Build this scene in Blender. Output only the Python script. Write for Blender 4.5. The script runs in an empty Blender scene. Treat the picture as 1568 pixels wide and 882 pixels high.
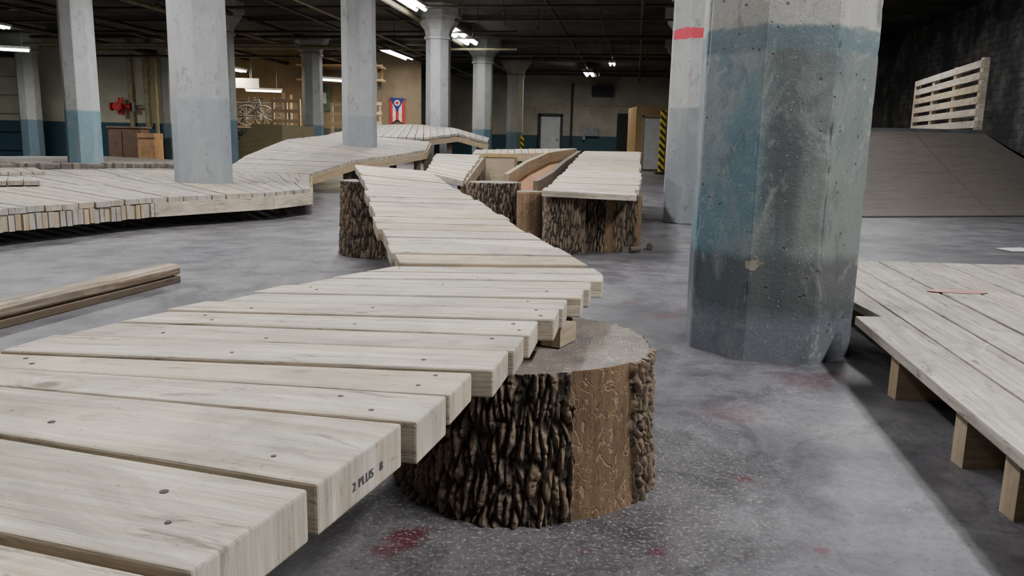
import bpy, math, random
from mathutils import Vector, Matrix, noise
random.seed(7)
S = bpy.context.scene
V = Vector

# ------------------------------------------------------------------ node helpers
def new_mat(name):
    m = bpy.data.materials.new(name); m.use_nodes = True
    nt = m.node_tree
    return m, nt, nt.nodes['Principled BSDF']
def setin(nt, sock, val):
    if isinstance(val, bpy.types.NodeSocket): nt.links.new(val, sock)
    else:
        if isinstance(val, (tuple, list)) and len(val) == 3 and sock.type == 'RGBA': val = (*val, 1)
        sock.default_value = val
def nz(nt, vec, scale, detail=4, rough=.55, dist=0.):
    n = nt.nodes.new('ShaderNodeTexNoise'); setin(nt, n.inputs['Vector'], vec)
    n.inputs['Scale'].default_value = scale; n.inputs['Detail'].default_value = detail
    n.inputs['Roughness'].default_value = rough; n.inputs['Distortion'].default_value = dist
    return n.outputs['Fac']
def vor(nt, vec, scale, feature='F1', rnd=1.):
    n = nt.nodes.new('ShaderNodeTexVoronoi'); n.feature = feature; setin(nt, n.inputs['Vector'], vec)
    n.inputs['Scale'].default_value = scale; n.inputs['Randomness'].default_value = rnd
    return n.outputs['Distance']
def mapv(nt, vec, scale=(1,1,1), loc=(0,0,0), rot=(0,0,0)):
    n = nt.nodes.new('ShaderNodeMapping'); setin(nt, n.inputs['Vector'], vec)
    n.inputs['Scale'].default_value = scale; n.inputs['Location'].default_value = loc; n.inputs['Rotation'].default_value = rot
    return n.outputs[0]
def rng(nt, v, a, b, c=0., d=1., smooth=False):
    n = nt.nodes.new('ShaderNodeMapRange'); setin(nt, n.inputs[0], v)
    if smooth: n.interpolation_type = 'SMOOTHSTEP'
    n.inputs[1].default_value = a; n.inputs[2].default_value = b; n.inputs[3].default_value = c; n.inputs[4].default_value = d
    return n.outputs[0]
def mth(nt, op, a, b=0.):
    n = nt.nodes.new('ShaderNodeMath'); n.operation = op; setin(nt, n.inputs[0], a); setin(nt, n.inputs[1], b)
    return n.outputs[0]
def mul(nt, *a):
    r = a[0]
    for q in a[1:]: r = mth(nt, 'MULTIPLY', r, q)
    return r
def mix(nt, f, a, b, mode='MIX'):
    n = nt.nodes.new('ShaderNodeMix'); n.data_type = 'RGBA'; n.blend_type = mode
    setin(nt, n.inputs[0], f); setin(nt, n.inputs[6], a); setin(nt, n.inputs[7], b)
    return n.outputs[2]
def bump(nt, h, strength, dist=.01):
    n = nt.nodes.new('ShaderNodeBump'); setin(nt, n.inputs['Height'], h)
    n.inputs['Strength'].default_value = strength; n.inputs['Distance'].default_value = dist
    return n.outputs[0]
def objc(nt): return nt.nodes.new('ShaderNodeTexCoord').outputs['Object']
def uvc(nt): return nt.nodes.new('ShaderNodeTexCoord').outputs['UV']
def geo(nt): return nt.nodes.new('ShaderNodeNewGeometry').outputs['Position']
def sep(nt, v):
    n = nt.nodes.new('ShaderNodeSeparateXYZ'); nt.links.new(v, n.inputs[0]); return n.outputs
def attr(nt, name):
    n = nt.nodes.new('ShaderNodeAttribute'); n.attribute_name = name; return n.outputs
def distto(nt, p, c):
    n = nt.nodes.new('ShaderNodeVectorMath'); n.operation = 'DISTANCE'; nt.links.new(p, n.inputs[0]); n.inputs[1].default_value = c
    return n.outputs['Value']
def sc(r, g, b):
    f = lambda c: ((c/255+.055)/1.055)**2.4 if c/255 > .04045 else c/255/12.92
    return (f(r), f(g), f(b), 1)
def mulc(c, k): return tuple(q*k for q in c[:3])+(1,)
def plain(name, col, rough=.6, metal=0., var=.15, scale=8):
    m, nt, b = new_mat(name); p = objc(nt)
    n = nz(nt, p, scale, 5)
    lite = tuple(min(1, c*(1+var)) for c in col[:3])+(1,)
    nt.links.new(mix(nt, rng(nt, n, .3, .7), mulc(col, 1-var*2.2), lite), b.inputs['Base Color'])
    b.inputs['Roughness'].default_value = rough; b.inputs['Metallic'].default_value = metal
    return m

def wood_mat(name, light, dark, dirt=.35, bumpy=.3, dirtcol=(112,106,100), fresh=(200,164,116)):
    m, nt, b = new_mat(name); uv = uvc(nt); t = sep(nt, attr(nt, 'tint')[1])
    kv = nt.nodes.new('ShaderNodeTexVoronoi'); setin(nt, kv.inputs['Vector'], mapv(nt, uv, (1, 1.9, 1))); kv.inputs['Scale'].default_value = 4.3
    kd = kv.outputs['Distance']; kc = sep(nt, kv.outputs['Color'])[0]; isk = rng(nt, kc, .66, .68)
    warp = mul(nt, rng(nt, kd, .0, .28, 1, 0, True), isk)
    cmb = nt.nodes.new('ShaderNodeCombineXYZ'); nt.links.new(mth(nt,'MULTIPLY',warp,.9), cmb.inputs[2]); nt.links.new(mth(nt,'MULTIPLY',warp,.03), cmb.inputs[1])
    va = nt.nodes.new('ShaderNodeVectorMath'); va.operation = 'ADD'; nt.links.new(uv, va.inputs[0]); nt.links.new(cmb.outputs[0], va.inputs[1]); uw = va.outputs[0]
    g0 = nz(nt, mapv(nt, uw, (1.1, 14, 1)), 1.8, 4, .55, .8)
    g1 = nz(nt, mapv(nt, uw, (1.6, 48, 1)), 1.6, 5, .62, .5)
    g2 = nz(nt, mapv(nt, uw, (6, 230, 1)), 1.3, 3, .6)
    col = mix(nt, rng(nt, g1, .38, .64), light, dark)
    col = mix(nt, mul(nt, rng(nt, g0, .48, .66), .6), col, mulc(dark, .72))
    col = mix(nt, mul(nt, rng(nt, g2, .48, .7), .45), col, mulc(dark, .5))
    col = mix(nt, rng(nt, t[0], 0, 1, 0, .75), col, mulc(light, .62))
    col = mix(nt, rng(nt, t[1], .5, 1, 0, .45), col, sc(*fresh))
    kn = mul(nt, rng(nt, kd, .045, .085, 1, 0), isk)
    col = mix(nt, mul(nt, kn, .75), col, sc(92, 66, 46))
    d = nz(nt, mapv(nt, uv, (1, 2.0, 1), (3, 5, 0)), 3.6, 8, .72, .9)
    col = mix(nt, mul(nt, rng(nt, d, .42, .66), dirt), col, sc(*dirtcol))
    sm = nz(nt, mapv(nt, uv, (1, 5, 1), (9, 2, 0)), 7, 6, .7, .5)
    col = mix(nt, mul(nt, rng(nt, sm, .56, .67), dirt*1.15), col, sc(74, 66, 60))
    sp = nz(nt, mapv(nt, uv, (1, 1.6, 1)), 60, 3, .7)
    col = mix(nt, mul(nt, rng(nt, sp, .63, .71), .55), col, sc(80, 68, 56))
    nt.links.new(col, b.inputs['Base Color'])
    b.inputs['Roughness'].default_value = .74; b.inputs['Specular IOR Level'].default_value = .25
    nt.links.new(bump(nt, mth(nt, 'ADD', g1, mth(nt, 'MULTIPLY', g2, .7)), bumpy, .004), b.inputs['Normal'])
    return m
M_PLANK = wood_mat('pale_pine', sc(230, 220, 203), sc(194, 177, 151), .56, .45)
M_DECK = wood_mat('weathered_pine', sc(196, 189, 177), sc(162, 151, 137), .58, fresh=(182,160,128))
M_EDGE = wood_mat('raw_lumber', sc(196, 177, 148), sc(160, 136, 104), .3)
M_DARKW = wood_mat('old_lumber', sc(126, 110, 92), sc(92, 76, 60), .5, fresh=(144,116,84))
M_PLY = wood_mat('plywood', sc(188, 158, 108), sc(160, 130, 84), .2, .1)
M_OPLY = wood_mat('orange_ply', sc(164, 110, 66), sc(136, 86, 50), .2, .1)
M_GREYPLY = wood_mat('grey_ramp_surface', sc(128, 121, 113), sc(114, 107, 99), .35, .08, fresh=(128,118,104))
M_RAIL = wood_mat('weathered_rail', sc(190, 172, 150), sc(126, 106, 86), .5, fresh=(160,130,100))
M_OLIVE = wood_mat('olive_ramp_ply', sc(124, 112, 78), sc(104, 92, 60), .3, .1, fresh=(130,110,60))

def floor_mat():
    m, nt, b = new_mat('concrete_floor'); p = geo(nt)
    a = nz(nt, p, .7, 8, .62, .4); c = nz(nt, p, 4.5, 9, .72, .3); d = nz(nt, p, 55, 6, .8)
    col = mix(nt, rng(nt, a, .32, .66), sc(80, 77, 80), sc(122, 119, 122))
    col = mix(nt, mul(nt, rng(nt, c, .43, .62), .8), col, sc(60, 57, 60))
    col = mix(nt, mul(nt, rng(nt, nz(nt, p, 1.7, 7, .7, .8), .52, .68), .5), col, sc(142, 139, 140))
    col = mix(nt, mul(nt, rng(nt, nz(nt, mapv(nt, p, (1,1,1), (4,9,0)), 2.6, 8, .75, 1.2), .53, .63), .6), col, sc(50, 47, 50))
    # long scuff / tyre streaks
    st = nz(nt, mapv(nt, p, (5, .55, 1), (2,1,0), (0,0,.5)), 2.4, 6, .7, .6)
    col = mix(nt, mul(nt, rng(nt, st, .57, .66), .4), col, sc(52, 50, 52))
    col = mix(nt, mul(nt, rng(nt, d, .48, .68), .6), col, sc(50, 48, 49))
    v = vor(nt, p, 80); col = mix(nt, mul(nt, rng(nt, v, .12, .22, 1, 0), rng(nt, nz(nt, p, 7, 4), .52, .64), .65), col, sc(172, 169, 166))
    v2 = vor(nt, mapv(nt, p, (1,1,1), (5,3,0)), 42); col = mix(nt, mul(nt, rng(nt, v2, .08, .15, 1, 0), .65), col, sc(44, 42, 43))
    wob = nz(nt, p, 16, 4, .7)
    for x, y, r, s in ((-.165,1.235,.045,.85),(-.20,1.19,.03,.7),(.245,1.20,.022,.6),(.13,1.2,.015,.5),(.47,1.5,.02,.5),(.52,1.22,.015,.6),(.60,3.05,.07,.5),(.72,3.15,.05,.45),(.5,3.3,.05,.4),(.55,1.9,.08,.22),(.85,2.2,.1,.3),(.98,2.27,.05,.5),(-.6,2.8,.09,.25),(.35,2.6,.06,.3)):
        dd = mth(nt, 'ADD', distto(nt, p, (x, y, 0)), mth(nt, 'MULTIPLY', mth(nt, 'SUBTRACT', wob, .5), r*2.2))
        col = mix(nt, mul(nt, rng(nt, dd, r*.4, r*1.15, 1, 0, True), s), col, sc(84, 26, 40))
    dust = mul(nt, rng(nt, distto(nt, p, (.05, 1.5, 0)), .25, .6, 1, 0), rng(nt, nz(nt, p, 120, 3, .8), .55, .63))
    col = mix(nt, mul(nt, dust, .65), col, sc(196, 188, 176))
    nt.links.new(col, b.inputs['Base Color'])
    nt.links.new(rng(nt, a, .3, .7, .58, .34), b.inputs['Roughness'])
    nt.links.new(bump(nt, mth(nt, 'ADD', mth(nt, 'MULTIPLY', d, .6), c), .35, .006), b.inputs['Normal'])
    return m
M_FLOOR = floor_mat()

def column_mat(name, lowA, lowB, up, line=1.0, stripe=None, chips=.6):
    near = name == 'painted_concrete_near'
    m, nt, b = new_mat(name); p = objc(nt); xyz = sep(nt, p); z = xyz[2]
    wob = nz(nt, p, 9, 5, .6)
    zz = mth(nt, 'ADD', z, mth(nt, 'MULTIPLY', mth(nt, 'SUBTRACT', wob, .5), .05))
    n1 = nz(nt, mapv(nt, p, (1, 1, .45)), 4.2, 7, .65, .5); n2 = nz(nt, p, 22, 8, .7); n3 = nz(nt, p, 120, 4, .7)
    low = mix(nt, rng(nt, n1, .42, .6), lowA, lowB)
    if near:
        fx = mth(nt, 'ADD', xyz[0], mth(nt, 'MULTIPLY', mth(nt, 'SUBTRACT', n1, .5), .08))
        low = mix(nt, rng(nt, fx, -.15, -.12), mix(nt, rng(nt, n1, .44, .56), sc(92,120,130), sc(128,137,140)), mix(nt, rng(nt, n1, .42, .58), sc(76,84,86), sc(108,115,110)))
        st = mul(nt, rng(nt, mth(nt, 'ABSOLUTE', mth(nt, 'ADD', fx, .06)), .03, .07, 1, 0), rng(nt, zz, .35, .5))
        low = mix(nt, mul(nt, st, .65), low, sc(58, 61, 63))  # darker front face: shading put into the colour, besides real paint variation
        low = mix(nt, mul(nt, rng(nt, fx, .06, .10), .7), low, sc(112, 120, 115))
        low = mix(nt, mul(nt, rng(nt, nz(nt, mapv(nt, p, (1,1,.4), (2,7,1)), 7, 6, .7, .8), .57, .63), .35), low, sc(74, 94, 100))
    upc = mix(nt, rng(nt, n1, .35, .65), up, mulc(up, .78))
    ed = .006 if near or stripe else .02
    col = mix(nt, rng(nt, zz, line-ed, line+ed), low, upc)
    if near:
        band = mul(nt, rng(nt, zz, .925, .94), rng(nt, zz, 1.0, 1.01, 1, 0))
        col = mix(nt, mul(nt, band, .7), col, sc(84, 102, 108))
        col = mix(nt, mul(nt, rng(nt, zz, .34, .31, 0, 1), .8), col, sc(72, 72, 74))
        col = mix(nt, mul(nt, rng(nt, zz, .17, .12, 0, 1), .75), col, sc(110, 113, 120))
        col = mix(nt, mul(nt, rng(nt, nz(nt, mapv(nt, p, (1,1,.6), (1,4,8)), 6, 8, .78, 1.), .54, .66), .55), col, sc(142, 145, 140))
    fl = mul(nt, rng(nt, n2, .58, .62), rng(nt, nz(nt, p, 3.3, 4), .47, .57))
    col = mix(nt, mul(nt, fl, chips), col, sc(156, 152, 142))
    dk = mul(nt, rng(nt, nz(nt, mapv(nt, p, (1,1,.5), (7,2,1)), 11, 7, .7), .56, .68), .6 if near else .4)
    col = mix(nt, dk, col, sc(64, 66, 66))
    if near:
        for c, r in (((-.02,-.30,.60),.028),((.02,-.3,.78),.018),((-.13,-.26,.31),.028),((.12,-.28,.52),.012),((.2,-.2,.55),.010),((.03,-.3,.41),.014),((-.09,-.28,.70),.012)):
            dd = mth(nt, 'ADD', distto(nt, p, c), mth(nt, 'MULTIPLY', mth(nt, 'SUBTRACT', n2, .5), r*3))
            col = mix(nt, mul(nt, rng(nt, dd, r, r*1.15, 1, 0), .8), col, sc(150, 142, 124)); col = mix(nt, rng(nt, dd, r*.45, r*.6, 1, 0), col, sc(52, 48, 42))
    pit = mul(nt, rng(nt, vor(nt, p, 24), .09, .13, 1, 0), rng(nt, nz(nt, p, 6, 3), .45, .55))
    col = mix(nt, mul(nt, pit, .8), col, sc(62, 58, 52))
    wp = rng(nt, vor(nt, mapv(nt, p, (1,1,1), (3,1,9)), 45), .07, .10, 1, 0)
    col = mix(nt, mul(nt, wp, .5), col, sc(200, 200, 194))
    col = mix(nt, mul(nt, rng(nt, n3, .48, .72), .3), col, sc(74, 76, 76))
    if stripe:
        s = mul(nt, rng(nt, zz, stripe[0]-.004, stripe[0]+.004), rng(nt, zz, stripe[1]-.004, stripe[1]+.004, 1, 0))
        col = mix(nt, s, col, sc(196, 60, 78))
    nt.links.new(col, b.inputs['Base Color']); b.inputs['Roughness'].default_value = .6
    h = mth(nt, 'SUBTRACT', mth(nt, 'ADD', n2, mth(nt, 'MULTIPLY', n3, .3)), mth(nt, 'MULTIPLY', pit, 1.2))
    nt.links.new(bump(nt, h, .55, .007), b.inputs['Normal'])
    return m
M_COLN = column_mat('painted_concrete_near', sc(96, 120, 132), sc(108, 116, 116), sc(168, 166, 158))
M_COL = column_mat('painted_concrete', sc(142, 149, 153), sc(154, 158, 159), sc(174, 175, 174))
M_COLT = column_mat('painted_concrete_teal', sc(104, 136, 148), sc(126, 144, 150), sc(186, 188, 186))
M_COLR = column_mat('painted_concrete_stripe', sc(124, 127, 130), sc(138, 140, 141), sc(174, 174, 170), .98, (1.54, 1.62))
M_COLB = column_mat('painted_concrete_wainscot', sc(74, 98, 108), sc(84, 104, 112), sc(150, 150, 144))

def wall_mat(name, low, up, line=1.0):
    m, nt, b = new_mat(name); p = geo(nt); z = sep(nt, p)[2]
    n1 = nz(nt, p, 1.1, 7, .65); n2 = nz(nt, mapv(nt, p, (1, 1, .3)), 6, 6, .7)
    upc = mix(nt, rng(nt, n1, .35, .7), up, mulc(up, .6))
    upc = mix(nt, mul(nt, rng(nt, n2, .55, .75), .5), upc, mulc(up, .4))
    nt.links.new(mix(nt, rng(nt, z, line-.01, line+.01), low, upc), b.inputs['Base Color'])
    b.inputs['Roughness'].default_value = .8
    nt.links.new(bump(nt, n2, .3, .02), b.inputs['Normal'])
    return m
M_WALL = wall_mat('cream_painted_wall', sc(50, 78, 90), sc(196, 192, 168))
M_WALLB = wall_mat('dim_back_wall', sc(50, 76, 82), sc(172, 166, 146))
M_WALLW = wall_mat('tan_wall', sc(70, 74, 72), sc(142, 122, 94))
def dark_wall():
    m, nt, b = new_mat('sooty_brick_wall'); p = geo(nt)
    br = nt.nodes.new('ShaderNodeTexBrick')
    xyz = sep(nt, p); cmb = nt.nodes.new('ShaderNodeCombineXYZ'); nt.links.new(xyz[1], cmb.inputs[0]); nt.links.new(xyz[2], cmb.inputs[1])
    nt.links.new(cmb.outputs[0], br.inputs['Vector']); br.inputs['Scale'].default_value = 2.2
    br.inputs['Color1'].default_value = sc(100, 98, 96); br.inputs['Color2'].default_value = sc(72, 70, 68); br.inputs['Mortar'].default_value = sc(44, 43, 42)
    n = nz(nt, p, 3.5, 8, .7)
    col = mix(nt, rng(nt, n, .45, .7), br.outputs['Color'], sc(128, 124, 118))
    col = mix(nt, mul(nt, rng(nt, nz(nt, p, 1.2, 5), .4, .6), .8), col, sc(36, 36, 36))
    nt.links.new(col, b.inputs['Base Color']); b.inputs['Roughness'].default_value = .9
    nt.links.new(bump(nt, mth(nt, 'ADD', br.outputs['Fac'], n), .8, .03), b.inputs['Normal'])
    return m
M_DWALL = dark_wall()
M_CEIL = plain('sooty_ceiling', sc(84, 80, 72), .9, 0, .35, .9)
M_BEAM = plain('ceiling_beam_paint', sc(88, 84, 76), .8)
M_PIPE = plain('iron_pipe', sc(64, 58, 50), .5, .2)
M_PIPEO = plain('olive_pipe', sc(122, 114, 88), .6, .0)
M_PIPEL = plain('cream_pipe', sc(160, 150, 116), .6)
M_RED = plain('red_valve_paint', sc(190, 30, 30), .4)
M_BLACK = plain('black_rubber', sc(22, 22, 24), .6)
M_METAL = plain('grey_metal', sc(120, 122, 124), .4, .6)
M_WHITE = plain('white_paint', sc(206, 206, 200), .5, 0, .06)
M_DOORW = plain('grey_door_paint', sc(186, 188, 186), .5, 0, .06)
M_DARK = plain('dark_frame_paint', sc(34, 36, 38), .6)
M_CARD = plain('cardboard', sc(160, 122, 82), .8)
M_BROWN = plain('brown_cabinet', sc(92, 68, 50), .7)
M_SCREW = plain('rusty_screw', sc(46, 36, 32), .6, .3)
M_INK = plain('stamp_ink', sc(98, 98, 106), .8)
def emit(name, col, s):
    m, nt, b = new_mat(name); b.inputs['Base Color'].default_value = (.9, .9, .9, 1)
    b.inputs['Emission Color'].default_value = (*col, 1); b.inputs['Emission Strength'].default_value = s
    try: m.cycles.emission_sampling = 'NONE'
    except Exception: pass
    return m
M_TUBE = emit('lit_tube', (.93, .97, 1), 18); M_TUBEW = emit('lit_tube_warm', (1, .9, .68), 12)

# ------------------------------------------------------------------ mesh builder
class MB:
    def __init__(s): s.v=[]; s.f=[]; s.m=[]; s.uv=[]; s.t=[]; s.mats=[]
    def mi(s, mat):
        if mat not in s.mats: s.mats.append(mat)
        return s.mats.index(mat)
    def quad(s, pts, mat, uvs=None, tint=(.5,.5,.5)):
        b = len(s.v); s.v += [tuple(p) for p in pts]; s.f.append(tuple(range(b, b+len(pts)))); s.m.append(s.mi(mat))
        if uvs is None:
            o = V(pts[0]); e = (V(pts[1])-o); L = e.length or 1; e = e/L
            nrm = e.cross(V(pts[-1])-o); w = nrm.cross(e); w = w.normalized() if w.length > 1e-9 else V((0,0,1))
            uvs = [((V(p)-o).dot(e), (V(p)-o).dot(w)) for p in pts]
        s.uv += list(uvs); s.t += [tint]*len(pts)
    def hexa(s, t, bo, mat, tint=None):
        if tint is None: tint = (random.random(), random.random(), random.random())
        t=[V(p) for p in t]; bo=[V(p) for p in bo]
        ou, ov = random.random()*50, random.random()*50
        b = len(s.v); s.v += [tuple(p) for p in t+bo]
        L = (t[1]-t[0]).length; W = (t[3]-t[0]).length; T = (t[0]-bo[0]).length
        def add(idx, uvs):
            s.f.append(tuple(b+i for i in idx)); s.m.append(s.mi(mat)); s.uv += [(ou+a, ov+c) for a, c in uvs]; s.t += [tint]*4
        add((0,1,2,3), ((0,0),(L,0),(L,W),(0,W)))
        add((7,6,5,4), ((0,W),(L,W),(L,0),(0,0)))
        add((4,5,1,0), ((0,-T),(L,-T),(L,0),(0,0)))
        add((6,7,3,2), ((L,W+T),(0,W+T),(0,W),(L,W)))
        add((5,6,2,1), ((L+T,0),(L+T,W),(L,W),(L,0)))
        add((7,4,0,3), ((-T,W),(-T,0),(0,0),(0,W)))
    def box(s, c, size, mat, rz=0., tint=None):
        R = Matrix.Rotation(rz, 3, 'Z'); hx, hy, hz = size[0]/2, size[1]/2, size[2]/2; c = V(c)
        pts = [(-hx,-hy),(hx,-hy),(hx,hy),(-hx,hy)]
        if hy > hx: pts = [(hx,-hy),(hx,hy),(-hx,hy),(-hx,-hy)]
        t = [c+R@V((x,y,hz)) for x,y in pts]; b = [c+R@V((x,y,-hz)) for x,y in pts]
        s.hexa(t, b, mat, tint)
    def board(s, a, b, w, h, mat, up=(0,0,1)):
        a=V(a); b=V(b); d=(b-a).normalized(); up=V(up)
        if abs(d.dot(up))>.98: up=V((0,1,0))
        sd=d.cross(up).normalized(); u=sd.cross(d).normalized()
        t=[a+sd*w/2+u*h/2, b+sd*w/2+u*h/2, b-sd*w/2+u*h/2, a-sd*w/2+u*h/2]
        s.hexa(t, [p-u*h for p in t], mat)
    def tube(s, a, b, r, mat, n=10, r2=None, cap=True):
        a=V(a); b=V(b); d=(b-a).normalized(); up=V((0,0,1)) if abs(d.z)<.95 else V((1,0,0))
        x=d.cross(up).normalized(); y=x.cross(d); r2=r if r2 is None else r2
        A=[a+(x*math.cos(k*2*math.pi/n)+y*math.sin(k*2*math.pi/n))*r for k in range(n)]
        B=[b+(x*math.cos(k*2*math.pi/n)+y*math.sin(k*2*math.pi/n))*r2 for k in range(n)]
        L=(b-a).length
        for k in range(n):
            j=(k+1)%n; w=2*math.pi*r/n
            s.quad([A[k],B[k],B[j],A[j]], mat, ((0,w*k),(L,w*k),(L,w*(k+1)),(0,w*(k+1))))
        if cap: s.quad(A, mat); s.quad(B[::-1], mat)
    def prism(s, pts, z0, z1, mat):
        n=len(pts)
        for k in range(n):
            j=(k+1)%n; s.quad([(*pts[k],z0),(*pts[j],z0),(*pts[j],z1),(*pts[k],z1)], mat)
        s.quad([(*p,z1) for p in pts], mat); s.quad([(*p,z0) for p in pts[::-1]], mat)
    def loft(s, rings, mat, cap=True):
        n=len(rings[0])
        for ia,(a,b) in enumerate(zip(rings, rings[1:])):
            for k in range(n):
                j=(k+1)%n; s.quad([a[k],a[j],b[j],b[k]], mat)
        if cap: s.quad(rings[0][::-1], mat); s.quad(rings[-1], mat)
    def obj(s, name, parent=None, bevel=0, weld=False):
        me = bpy.data.meshes.new(name)
        me.from_pydata(s.v, [], s.f)
        for m in s.mats: me.materials.append(m)
        me.polygons.foreach_set('material_index', s.m)
        u = me.uv_layers.new(name='UVMap'); u.data.foreach_set('uv', [c for q in s.uv for c in q])
        c = me.color_attributes.new('tint', 'FLOAT_COLOR', 'CORNER'); c.data.foreach_set('color', [x for q in s.t for x in (*q, 1)])
        me.update()
        o = bpy.data.objects.new(name, me); S.collection.objects.link(o)
        if parent: o.parent = parent
        if weld: o.modifiers.new('weld','WELD').merge_threshold=.0005
        if bevel:
            b = o.modifiers.new('bevel', 'BEVEL'); b.width = bevel; b.segments = 2; b.limit_method = 'ANGLE'; b.angle_limit = math.radians(30)
        return o
def empty(name):
    o = bpy.data.objects.new(name, None); S.collection.objects.link(o); o.empty_display_size = .1; return o

def ribbon(mb, L, R, w, th, mat, gap=.008, jit=.012, zj=.002):
    L=[V(p) for p in L]; R=[V(p) for p in R]
    seg=[((L[i+1]-L[i]).length+(R[i+1]-R[i]).length)/2 for i in range(len(L)-1)]
    tot=sum(seg); n=max(1, round(tot/w))
    def at(s):
        for i,q in enumerate(seg):
            if s<=q or i==len(seg)-1: k=s/q; return L[i].lerp(L[i+1],k), R[i].lerp(R[i+1],k)
            s-=q
    for i in range(n):
        a,b=at(tot*i/n); c,d=at(tot*(i+1)/n)
        g=gap/(tot/n)
        c=c.lerp(a,g); d=d.lerp(b,g)
        e=(b-a).normalized(); j1=random.uniform(-jit,jit); j2=random.uniform(-jit,jit); dz=V((0,0,random.uniform(-zj,zj)))
        t=[a-e*j1+dz,b+e*j2+dz,d+e*j2+dz,c-e*j1+dz]
        mb.hexa(t,[p-V((0,0,th)) for p in t],mat)

# ------------------------------------------------------------------ room shell
mb=MB(); mb.quad([(-26,-6,0),(14,-6,0),(14,40,0),(-26,40,0)],M_FLOOR); mb.obj('floor')
mb=MB(); mb.box((-6,17,3.42),(40,46,.2),M_CEIL); mb.obj('ceiling')
mb=MB(); mb.box((2,32.1,1.65),(18,.2,3.3),M_WALLB); mb.obj('wall_back')
mb=MB(); mb.board((7.1,7,1.65),(11.1,32.5,1.65),.2,3.3,M_DWALL); mb.obj('wall_right')
mb=MB(); mb.box((-16.3,22.6,1.65),(13.2,.2,3.3),M_WALL); mb.obj('wall_left')
mb=MB(); mb.box((-6.3,25.1,1.65),(6.8,.2,3.3),M_WALLW); mb.box((-9.7,23.9,1.65),(.2,2.6,3.3),M_WALLW); mb.obj('wall_rear_left')
mb=MB(); mb.box((-7,29,1.65),(.2,6,3.3),M_WALLB); mb.obj('wall_side')

# columns
GA=math.atan2(.63,4.2)
def octo(cx,cy,r,z):
    return [V((cx+r*math.cos(math.pi/8+k*math.pi/4-GA), cy+r*math.sin(math.pi/8+k*math.pi/4-GA), z)) for k in range(8)]
def column(x,y,mat,r=.27,name='concrete_column'):
    m=MB(); zs=[(0,r*1.0),(2.66,r*.97),(2.66,r*1.10),(2.71,r*1.10),(2.74,r),(2.84,r*1.10),(2.94,r*1.38),(3.0,r*1.6),(3.08,r*1.65),(3.08,r*1.85),(3.32,r*1.85)]
    m.loft([octo(0,0,q,z) for z,q in zs],mat)
    o=m.obj(name,bevel=.008,weld=True); o.location=(x,y,0)
    return o
m=MB(); rings=[]
for k in range(0,160):
    z=3.32*k/159; ring=[]
    base=octo(0,0,.274,z); fade=min(1,z/.12)
    for i in range(8):
        a,b=base[i],base[(i+1)%8]
        for q in range(10):
            f=(0,.03,.07,.25,.4,.5,.6,.75,.93,.97)[q]
            p=a.lerp(b,f)
            def cc(i): return fade*min(.4,max(0,noise.noise(V((i*3.1,0,z*8)))-.28)+max(0,noise.noise(V((i*5.1,4,z*26)))-.25)*.7)
            chip=0
            if q==0: chip=.0025+cc(i)*.022
            elif q==1: chip=cc(i)*.010
            elif q==9: chip=cc((i+1)%8)*.010
            nrm=V((p.x,p.y,0)).normalized(); p=p-nrm*chip+V((noise.noise(p*5),noise.noise(p*5+V((9,0,0))),0))*.0015
            ring.append(p)
    rings.append(ring)
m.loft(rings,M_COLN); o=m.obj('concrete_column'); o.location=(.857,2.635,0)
for x,y,mt,r in ((1.56,7.05,M_COLR,.25),(2.42,11.6,M_COL,.27),(3.3,16,M_COL,.27),(-2.97,7.68,M_COL,.265),(-6.47,12.15,M_COLT,.25),(-2.29,11.95,M_COL,.255),
    (-1.58,16.6,M_COL,.26),(-.87,21.3,M_COLB,.27),(-.02,25.3,M_COLB,.27),(-5.05,20.3,M_COLB,.26),(-5.95,16.6,M_COLB,.26),(-12.4,20.8,M_COLB,.27),(4.1,20.4,M_COLB,.26),(-9.3,22.0,M_COLB,.25)):
    column(x,y,mt,r)

# ceiling beams, pipes
m=MB()
e1=V((.148,.989,0)); e2=V((-.989,.148,0))
for yy in (13.5,17.7,21.9,26.1,30.3):
    c=V((0.2,yy,3.27)); m.board(c+e2*14,c-e2*8,.25,.10,M_BEAM)
m.obj('ceiling_beams')
m=MB()
rp=random.Random(3)
for n_i,(off,z,r) in enumerate(((-3.4,3.1,.035),(-2.9,3.02,.05),(-.2,3.12,.03),(1.5,3.08,.04),(3.4,3.1,.03),(4.6,3.05,.045),(-6.6,3.05,.05),(-8,3.1,.03),(-5.0,3.0,.03),(-7.4,2.95,.04),(-9.2,2.9,.05),(-10.4,3.0,.035),(-11.6,2.85,.06),(-4.2,2.9,.025),(2.4,3.0,.02),(.7,3.12,.022))):
    a=V((off,10,z)); m.tube(a,a+e1*21.5,r,M_PIPEO if n_i%4==1 else M_PIPE,8)
for n_i,(yy,z,r,x0,x1) in enumerate(((15,3.08,.03,-12,6),(16.2,3.02,.02,-12,6),(18.6,3.0,.04,-12,7),(20.2,2.92,.03,-12,0),(22.6,3.05,.03,-3,7),(24.2,3.1,.04,-3,8),(27,3.0,.03,-3,8),(17,2.9,.035,-12,-4),(19.0,2.82,.05,-12,-3.5),(20.2,2.72,.03,-12,-4),(18.2,2.78,.03,-12,-5),(17.6,2.98,.025,-12,0))):
    m.tube((x0,yy-x0*.15,z),(x1,yy-x1*.15,z),r,M_PIPEO if n_i in(3,8,10) else M_PIPE,8)
for k in range(34):
    x=rp.uniform(-11,5); y=rp.uniform(14,28); m.tube((x,y,2.95),(x,y,3.32),.01,M_PIPE,5); m.tube((x,y-.08,2.95),(x,y+.08,2.95),.025,M_PIPE,6)
m.obj('ceiling_pipes')

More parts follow.
